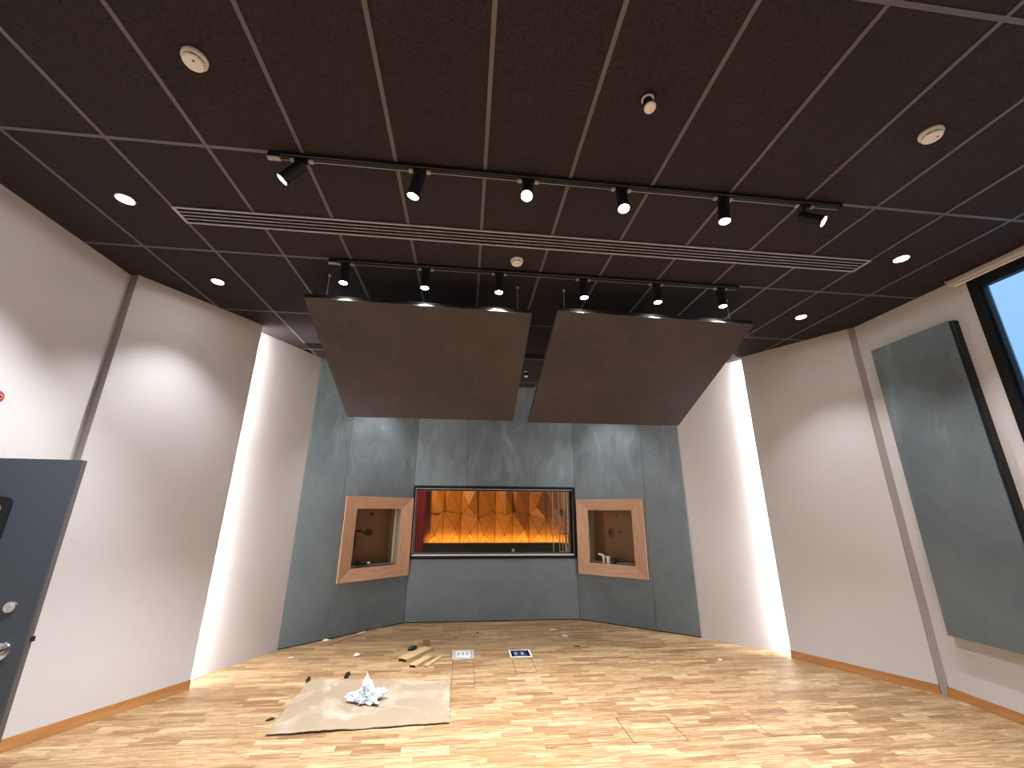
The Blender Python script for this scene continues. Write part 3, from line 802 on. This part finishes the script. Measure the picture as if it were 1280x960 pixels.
# ------------------------------------------------------------------ things on the floor
def floor_box(x0, x1, y0, y1, label, open_):
    t = thing('floor_socket_box', label, 'floor box', ((x0+x1)/2, (y0+y1)/2, 0))
    w, h = (x1-x0)/2, (y1-y0)/2
    mb = MB()
    mb.box(-w, w, -h, -h+0.018, 0.0, 0.004).box(-w, w, h-0.018, h, 0.0, 0.004).box(-w, -w+0.018, -h+0.018, h-0.018, 0.0, 0.004).box(w-0.018, w, -h+0.018, h-0.018, 0.0, 0.004)
    obj('rim', mb, M['alu'] if not open_ else M['pale'], t)
    if open_:
        obj('well', MB().box(-w+0.018, w-0.018, -h+0.018, h-0.018, 0.0003, 0.0015), M['dark'], t)
        obj('socket_plate', MB().box(-w+0.05, w-0.06, -h+0.025, h-0.08, 0.0015, 0.006), M['blueplate'], t)
        for k in range(4): obj('socket', MB().box(-w+0.065+k*0.04, -w+0.09+k*0.04, -0.06, 0.02, 0.006, 0.009), M['black'] if k % 2 else M['greypl'], t)
    else:
        obj('well', MB().box(-w+0.018, w-0.018, -h+0.018, h-0.018, 0.0003, 0.0015), M['grille'], t)
        obj('socket_plate', MB().box(-w+0.045, w-0.045, -h+0.06, h-0.06, 0.0015, 0.009), M['white'], t, bevel=0.002)
        for k in range(3): obj('socket', MB().box(-w+0.06+k*0.055, -w+0.095+k*0.055, -0.06, 0.06, 0.009, 0.011), M['greypl'], t)
    return t
floor_box(-0.088, 0.180, 5.705, 6.03, 'silver rimmed floor box with white insert, left of the dark one', False)
floor_box(0.626, 0.895, 5.712, 5.975, 'floor box with dark blue insert, right of the silver one', True)
def hatch(x0, x1, y0, y1, label, w=0.005):
    t = thing('floor_hatch', label, 'floor hatch', ((x0+x1)/2, (y0+y1)/2, 0))
    a, b = (x1-x0)/2, (y1-y0)/2
    mb = MB().box(-a, a, -b, -b+w, 0.0, 0.0008).box(-a, a, b-w, b, 0.0, 0.0008).box(-a, -a+w, -b+w, b-w, 0.0, 0.0008).box(a-w, a, -b+w, b-w, 0.0, 0.0008)
    obj('joint', mb, M['grub'], t)
    obj('lid', MB().box(-a+w, a-w, -b+w, b-w, 0.0, 0.0010), M['lid'], t)
M['lid'] = m_parquet('parquet_lid', 0.031)
hatch(1.375, 1.825, 3.72, 4.125, 'flush square parquet hatch near the centre of the foreground floor')
hatch(2.53, 2.97, 3.71, 4.11, 'flush square parquet hatch nearer the right wall skirting', 0.003)
hatch(-0.072, 0.172, 4.95, 5.695, 'narrow parquet cover strip in front of the silver floor box', 0.004)
hatch(0.632, 0.872, 5.22, 5.705, 'narrow parquet cover strip in front of the dark floor box', 0.004)

# cardboard sheet
def sheet(cs, nx, ny, th, amp, seed, jag=0.006):
    rnd = random.Random(seed); mb = MB(); A, B, C_, D = [Vector((*c, 0)) for c in cs]
    top = {}
    for i in range(nx+1):
        for j in range(ny+1):
            u, v = i/nx, j/ny
            p = (A*(1-u)+B*u)*(1-v) + (D*(1-u)+C_*u)*v
            if i in (0, nx) or j in (0, ny): p += Vector((rnd.uniform(-jag, jag), rnd.uniform(-jag, jag), 0))
            e = max(abs(u-0.5), abs(v-0.5))*2
            z = 0.004 + amp*abs(noise.noise(Vector((p.x*1.7+seed, p.y*1.7, 0.3)))) * (0.4+e)
            top[i, j] = (p.x, p.y, z)
    for i in range(nx):
        for j in range(ny):
            a, b, c, d = top[i, j], top[i+1, j], top[i+1, j+1], top[i, j+1]
            mb.face([(q[0], q[1], q[2]+th) for q in (a, b, c, d)]); mb.face([d, c, b, a])
            for (p, q, cond) in ((a, b, j == 0), (b, c, i == nx-1), (c, d, j == ny-1), (d, a, i == 0)):
                if cond: mb.face([p, q, (q[0], q[1], q[2]+th), (p[0], p[1], p[2]+th)], 1)
    return mb
M['cardedge'] = simple('torn_cardboard_edge', (0.12, 0.08, 0.05), 0.9)
cs = obj('cardboard_sheet', sheet([(-1.50, 4.085), (-0.06, 4.155), (-0.08, 5.02), (-1.555, 5.20)], 36, 24, 0.006, 0.016, 2), [M['card'], M['cardedge']], smooth=True)
tag(cs, 'large flat sheet of brown cardboard lying on the parquet', 'cardboard')

M['kraft'] = simple('kraft_board', (0.50, 0.35, 0.19), 0.8, 0, 0.2, 0.1, 12)
# crumpled bag
def crumple():
    bm = bmesh.new(); bmesh.ops.create_icosphere(bm, subdivisions=5, radius=1.0)
    lobes = [(Vector((-0.06, 0.12, 1.0)), 0.195, 0.10), (Vector((-1, -0.05, 0.16)), 0.215, 0.085), (Vector((0.95, 0.2, 0.25)), 0.21, 0.085),
             (Vector((0.75, -0.85, 0.05)), 0.23, 0.07), (Vector((-0.35, -0.9, 0.1)), 0.14, 0.07), (Vector((-0.45, 0.5, 0.3)), 0.11, 0.05)]
    for v in bm.verts:
        n = v.co.normalized(); r = 0.05
        for d, a, k in lobes:
            c = n.dot(d.normalized())
            if c > 0: r = max(r, 1.0/(c/a + math.sqrt(max(0, 1-c*c))/k))
        q = n*3.1
        rid = abs(noise.noise(q))*0.9 + abs(noise.noise(q*2.3+Vector((5, 1, 2))))*0.5 + abs(noise.noise(q*5+Vector((1, 7, 3))))*0.25
        r *= (1.25 - 0.78*rid)
        v.co = n*r; v.co.z = max(v.co.z+0.012, 0.001)
    me = bpy.data.meshes.new('plastic_bag'); bm.to_mesh(me); bm.free(); me.materials.append(M['bag'])
    return me
bag = bpy.data.objects.new('plastic_bag', crumple()); bag.location = (-0.845, 4.62, 0.022); COL.objects.link(bag)
tag(bag, 'crumpled white plastic bag sitting on the cardboard sheet', 'bag')

# cardboard offcuts
def channel(p0, p1, w, h, label, name='cardboard_strip'):
    p0, p1 = Vector(p0), Vector(p1); L = (p1-p0).length; a = math.atan2((p1-p0).y, (p1-p0).x)
    t = thing(name, label, 'cardboard', (p0.x, p0.y, 0.0), a)
    obj('top_face', MB().hexa([(0, -w/2, h-0.005), (L, -w/2, h*0.8-0.005), (L, w/2, h*0.8-0.005), (0, w/2, h-0.005), (0, -w/2, h), (L, -w/2, h*0.8), (L, w/2, h*0.8), (0, w/2, h)]), M['kraft'], t)
    for s in (-1, 1):
        y0, y1 = (w/2-0.005, w/2) if s > 0 else (-w/2, -w/2+0.005)
        obj('side_flap', MB().hexa([(0, y0, 0), (L, y0, 0), (L, y1, 0), (0, y1, 0), (0, y0, h-0.005), (L, y0, h*0.8-0.005), (L, y1, h*0.8-0.005), (0, y1, h-0.005)]), M['kraft'], t)
    return t
channel((-0.665, 5.66), (-0.40, 6.10), 0.135, 0.040, 'longer brown cardboard channel left of the silver floor box')
channel((-0.525, 5.46), (-0.36, 5.78), 0.09, 0.035, 'shorter brown cardboard channel lying in front of the longer one')
channel((-0.375, 5.47), (-0.215, 5.80), 0.045, 0.022, 'slim brown cardboard strip right of the two channels')
t = thing('cardboard_offcut', 'small brown cardboard flap standing up behind the channels', 'cardboard', (-0.43, 6.16, 0), 0.15)
obj('flap', MB().hexa([(-0.05, -0.003, 0), (0.05, -0.003, 0), (0.05, 0.003, 0), (-0.05, 0.003, 0), (-0.045, 0.030, 0.085), (0.045, 0.030, 0.085), (0.045, 0.036, 0.085), (-0.045, 0.036, 0.085)]), M['nichemdf'], t)
def scrap(x, y, sx, sy, sz, label, mat, rz=0.0, name='debris_chip', cat='debris', seed=0):
    rnd = random.Random(seed+int(x*100)); bm = bmesh.new()
    bmesh.ops.create_icosphere(bm, subdivisions=2, radius=1.0)
    for v in bm.verts:
        v.co *= 1+rnd.uniform(-0.45, 0.35); v.co.x *= sx*1.25; v.co.y *= sy*1.25; v.co.z = max(0.0, (v.co.z+0.75)*sz*0.55)
    me = bpy.data.meshes.new(name); bm.to_mesh(me); bm.free(); me.materials.append(mat)
    o = bpy.data.objects.new(name, me); o.location = (x, y, 0.0005); o.rotation_euler = (0, 0, rz); COL.objects.link(o)
    return tag(o, label, cat)
scrap(-0.585, 6.08, 0.05, 0.016, 0.06, 'crumpled dark brown paper scrap behind the longer cardboard channel', M['grub'], 0.4, 'paper_scrap')
bt = obj('wooden_batten', MB().box(0, 1.02, -0.011, 0.011, 0, 0.014), M['oak'], loc=(-1.815, 6.33, 0), rot=(0, 0, math.atan2(0.80, 0.62)), bevel=0.001)
tag(bt, 'thin wooden batten lying on the floor along the left grey wall', 'batten')
scrap(-1.795, 6.56, 0.042, 0.022, 0.030, 'cream plaster chip by the outer end of the wooden batten', M['cream'], 0.5)
scrap(-1.425, 6.915, 0.05, 0.016, 0.018, 'flat white sliver beside the far half of the batten', M['cream'], 0.75)
scrap(-1.25, 5.93, 0.022, 0.028, 0.028, 'small cream chip lying alone between batten and cardboard sheet', M['cream'], 1.1)
scrap(1.40, 6.86, 0.050, 0.012, 0.010, 'white sliver closest to the grey wall, right of the floor boxes', M['cream'], 0.1)
scrap(1.49, 6.50, 0.040, 0.022, 0.020, 'white chip right of the floor boxes, behind the dark speck', M['cream'], -0.4)
scrap(1.55, 6.05, 0.035, 0.010, 0.008, 'dark sliver right of the dark floor box', M['grub'], -0.2)
scrap(0.25, 6.78, 0.016, 0.012, 0.012, 'tiny dark speck midway along the grey wall', M['grub'], 0.2)
scrap(3.13, 5.38, 0.022, 0.016, 0.022, 'tiny white chip near the right glowing wall', M['cream'], 0.3)
scrap(-2.02, 5.93, 0.03, 0.010, 0.01, 'small pale sliver near the left glowing wall', M['cream'], 0.7)
for k, (x, y, r, l) in enumerate(((-1.18, 5.23, 0.6, 'dark torn shred at the far edge of the cardboard sheet'), (-1.545, 5.145, 1.2, 'dark crumpled knot on the far left corner of the cardboard sheet'),
                                 (-1.575, 4.36, 0.5, 'tiny dark crumb on the near left edge of the cardboard sheet'))):
    s = scrap(x, y, 0.028, 0.006, 0.06 if k < 2 else 0.02, l, M['grub'], r, 'torn_shred', seed=k)

# ------------------------------------------------------------------ the hall seen through the control window
HY = 13.0
struct('floor_hall', MB().box(-5.0, 7.0, 7.9, 13.6, 0.40, 0.50), M['stage'])
struct('ceiling_hall', MB().box(-5.0, 7.0, 7.56, 13.6, 4.2, 4.3), M['stage'])
struct('wall_hall_left', MB().box(-5.1, -5.0, 7.56, 13.6, -0.1, 4.3), M['stage'])
struct('wall_hall_right', MB().box(7.0, 7.1, 7.56, 13.6, -0.1, 4.3), M['stage'])
struct('wall_hall_back', MB().box(-5.0, 7.0, 13.35, 13.5, -0.1, 4.3), M['stage'])
struct('wall_hall_front', MB().slab(-5.0, 7.0, -0.1, 4.3, 7.60, 7.68, [(-0.87, 1.93, 0.955, 2.095)]), M['stage'])
plinth = obj('stage_plinth', MB().box(-5, 7, 12.72, 13.3, 0.5, 0.74), M['stage'])
lip = obj('stage_plinth_lip', MB().box(-5, 7, 12.68, 12.72, 0.5, 0.80), M['stage']); lip['kind'] = 'structure'; plinth['kind'] = 'structure'
fwall = thing('faceted_timber_wall', 'glowing orange timber wall of folded triangles seen through the viewing window', 'wall panelling', (0, HY, 0.74))
variants = []
for k in range(4):
    rnd = random.Random(40+k)
    W_ = 0.503; H_ = 1.55
    u = lambda x, z, d: (x*W_, -d*1.5, z*H_)
    q = {0: (0.40, 0.69, 0.20), 1: (0.85, 0.62, 0.03), 2: (0.62, 0.55, 0.16), 3: (0.15, 0.60, 0.05)}[k]
    pk = {0: (0.55, 0.20, 0.11), 1: (0.35, 0.17, 0.07), 2: (0.55, 0.16, 0.10), 3: (0.7, 0.28, 0.14)}[k]
    tp = {0: 0.85, 1: 0.15, 2: 0.6, 3: 0.3}[k]
    mids = [0.55, 0.47, 0.58, 0.60, 0.55]; dl = [0.02, 0.12, 0.0, 0.14, 0.02]
    Lm, Rm = mids[k], mids[k+1]
    Pts = dict(L0=u(0, 0, .05), M0=u(.5, 0, .0), R0=u(1, 0, .05), P=u(*pk), L1=u(0, Lm, dl[k]), R1=u(1, Rm, dl[k+1]), Q=u(*q),
               L2=u(0, 1, .06), T=u(tp, 1, .14), R2=u(1, 1, .06), L3=u(0, 1.9, .05), R3=u(1, 1.9, .05), Q2=u(1-q[0], 1.45, q[2]))
    mb = MB()
    for tri in ('L0 M0 P', 'M0 R0 P', 'L0 P L1', 'R0 R1 P', 'L1 P R1', 'L1 R1 Q', 'L1 Q L2', 'Q T L2', 'Q R1 T', 'R1 R2 T', 'L2 T Q2', 'T R2 Q2', 'L2 Q2 L3', 'Q2 R2 R3', 'Q2 R3 L3'):
        tp3 = [Vector(Pts[n_]) for n_ in tri.split()]; cc = sum(tp3, Vector())/3
        mb.face([p_+(cc-p_).normalized()*0.010 for p_ in tp3])
    mb.box(0, W_, 0.0, 0.02, 0, 1.9*H_, 1)
    variants.append(mb.mesh('facet_panel', [M['facet'], M['stage']]))
for k in range(-2, 14):
    o = bpy.data.objects.new('facet_panel', variants[(k-2) % 4]); o.location = (-1.13+0.514*k, 0, 0); link(o, fwall)
ls = thing('stage_light_strip', 'amber light strip along the foot of the faceted timber wall', 'led strip', (0, 12.765, 0.741))
obj('diffuser', MB().box(-1.1, 6.0, -0.015, 0.015, 0.0, 0.012), M['yellowled'], ls)
# unseen warm wash light, added to light the hall
al = bpy.data.lights.new('hall_fill_wash', 'AREA'); al.energy = P_HALL; al.size = 0.4; al.size_y = 0.2; al.shape = 'RECTANGLE'; al.color = (1.0, 0.66, 0.34)
alo = bpy.data.objects.new('hall_fill_wash', al); alo.location = (-1.9, 9.9, 3.9)
alo.rotation_euler = Vector((0.75, 0.75, -0.50)).to_track_quat('-Z', 'Y').to_euler(); COL.objects.link(alo)
# curtain
mb = MB(); n = 60; x0, x1 = -3.2, -1.12
prev = None
for k in range(n+1):
    x = x0+(x1-x0)*k/n; yy = 12.45+0.07*math.sin(k*0.95)+0.02*math.sin(k*2.3)
    if prev: mb.hexa([(prev[0], prev[1], 0.5), (x, yy, 0.5), (x, yy+0.01, 0.5), (prev[0], prev[1]+0.01, 0.5), (prev[0], prev[1], 4.0), (x, yy, 4.0), (x, yy+0.01, 4.0), (prev[0], prev[1]+0.01, 4.0)])
    prev = (x, yy)
cu = obj('stage_curtain', mb, M['curtain']); cu.location = (0, 0, 0)
tag(cu, 'deep red pleated stage curtain at the left end of the orange wall', 'curtain')
# scaffold tower
sc = thing('scaffold_tower', 'pale metal scaffold tower with ladder standing at the right of the orange wall', 'scaffold', (2.42, 11.3, 0.5))
def bar(nm, a, b, r, m=M['pale']): return obj(nm, MB().cyl(a, b, r, n=10), m, sc, smooth=True)
for x_, y_ in ((0.10, 0), (0.28, 0.05), (0.37, 0.05), (0.10, 0.8), (0.37, 0.8)):
    bar('upright', (x_, y_, 0), (x_, y_, 2.6), 0.028 if (x_ > 0.2 and y_ < 0.5) else 0.013)
for k in range(9): bar('rung', (0.27, 0.05, 0.1+0.28*k), (0.37, 0.05, 0.1+0.28*k), 0.015)
for z_ in (0.18, 0.62): bar('cross_rail', (0.10, 0, z_), (0.37, 0, z_), 0.012, M['oak'] if z_ > 0.5 else M['pale'])
bar('brace', (0.13, 0, 1.08), (0.34, 0.0, 0.1), 0.012); bar('brace', (0.11, 0.02, 1.08), (0.22, 0.02, 0.6), 0.009)
obj('platform', MB().box(0.08, 0.22, 0, 0.7, 1.08, 1.26), M['skirting'], sc)
t = thing('stage_lamp', 'small white boxed lamp standing on the dark stage floor', 'lamp', (1.30, 11.4, 0.5))
obj('housing', MB().box(-0.035, 0.035, -0.03, 0.03, 0.02, 0.25), M['white'], t, bevel=0.006)
obj('foot', MB().box(-0.05, 0.05, -0.04, 0.04, 0, 0.02), M['black'], t)
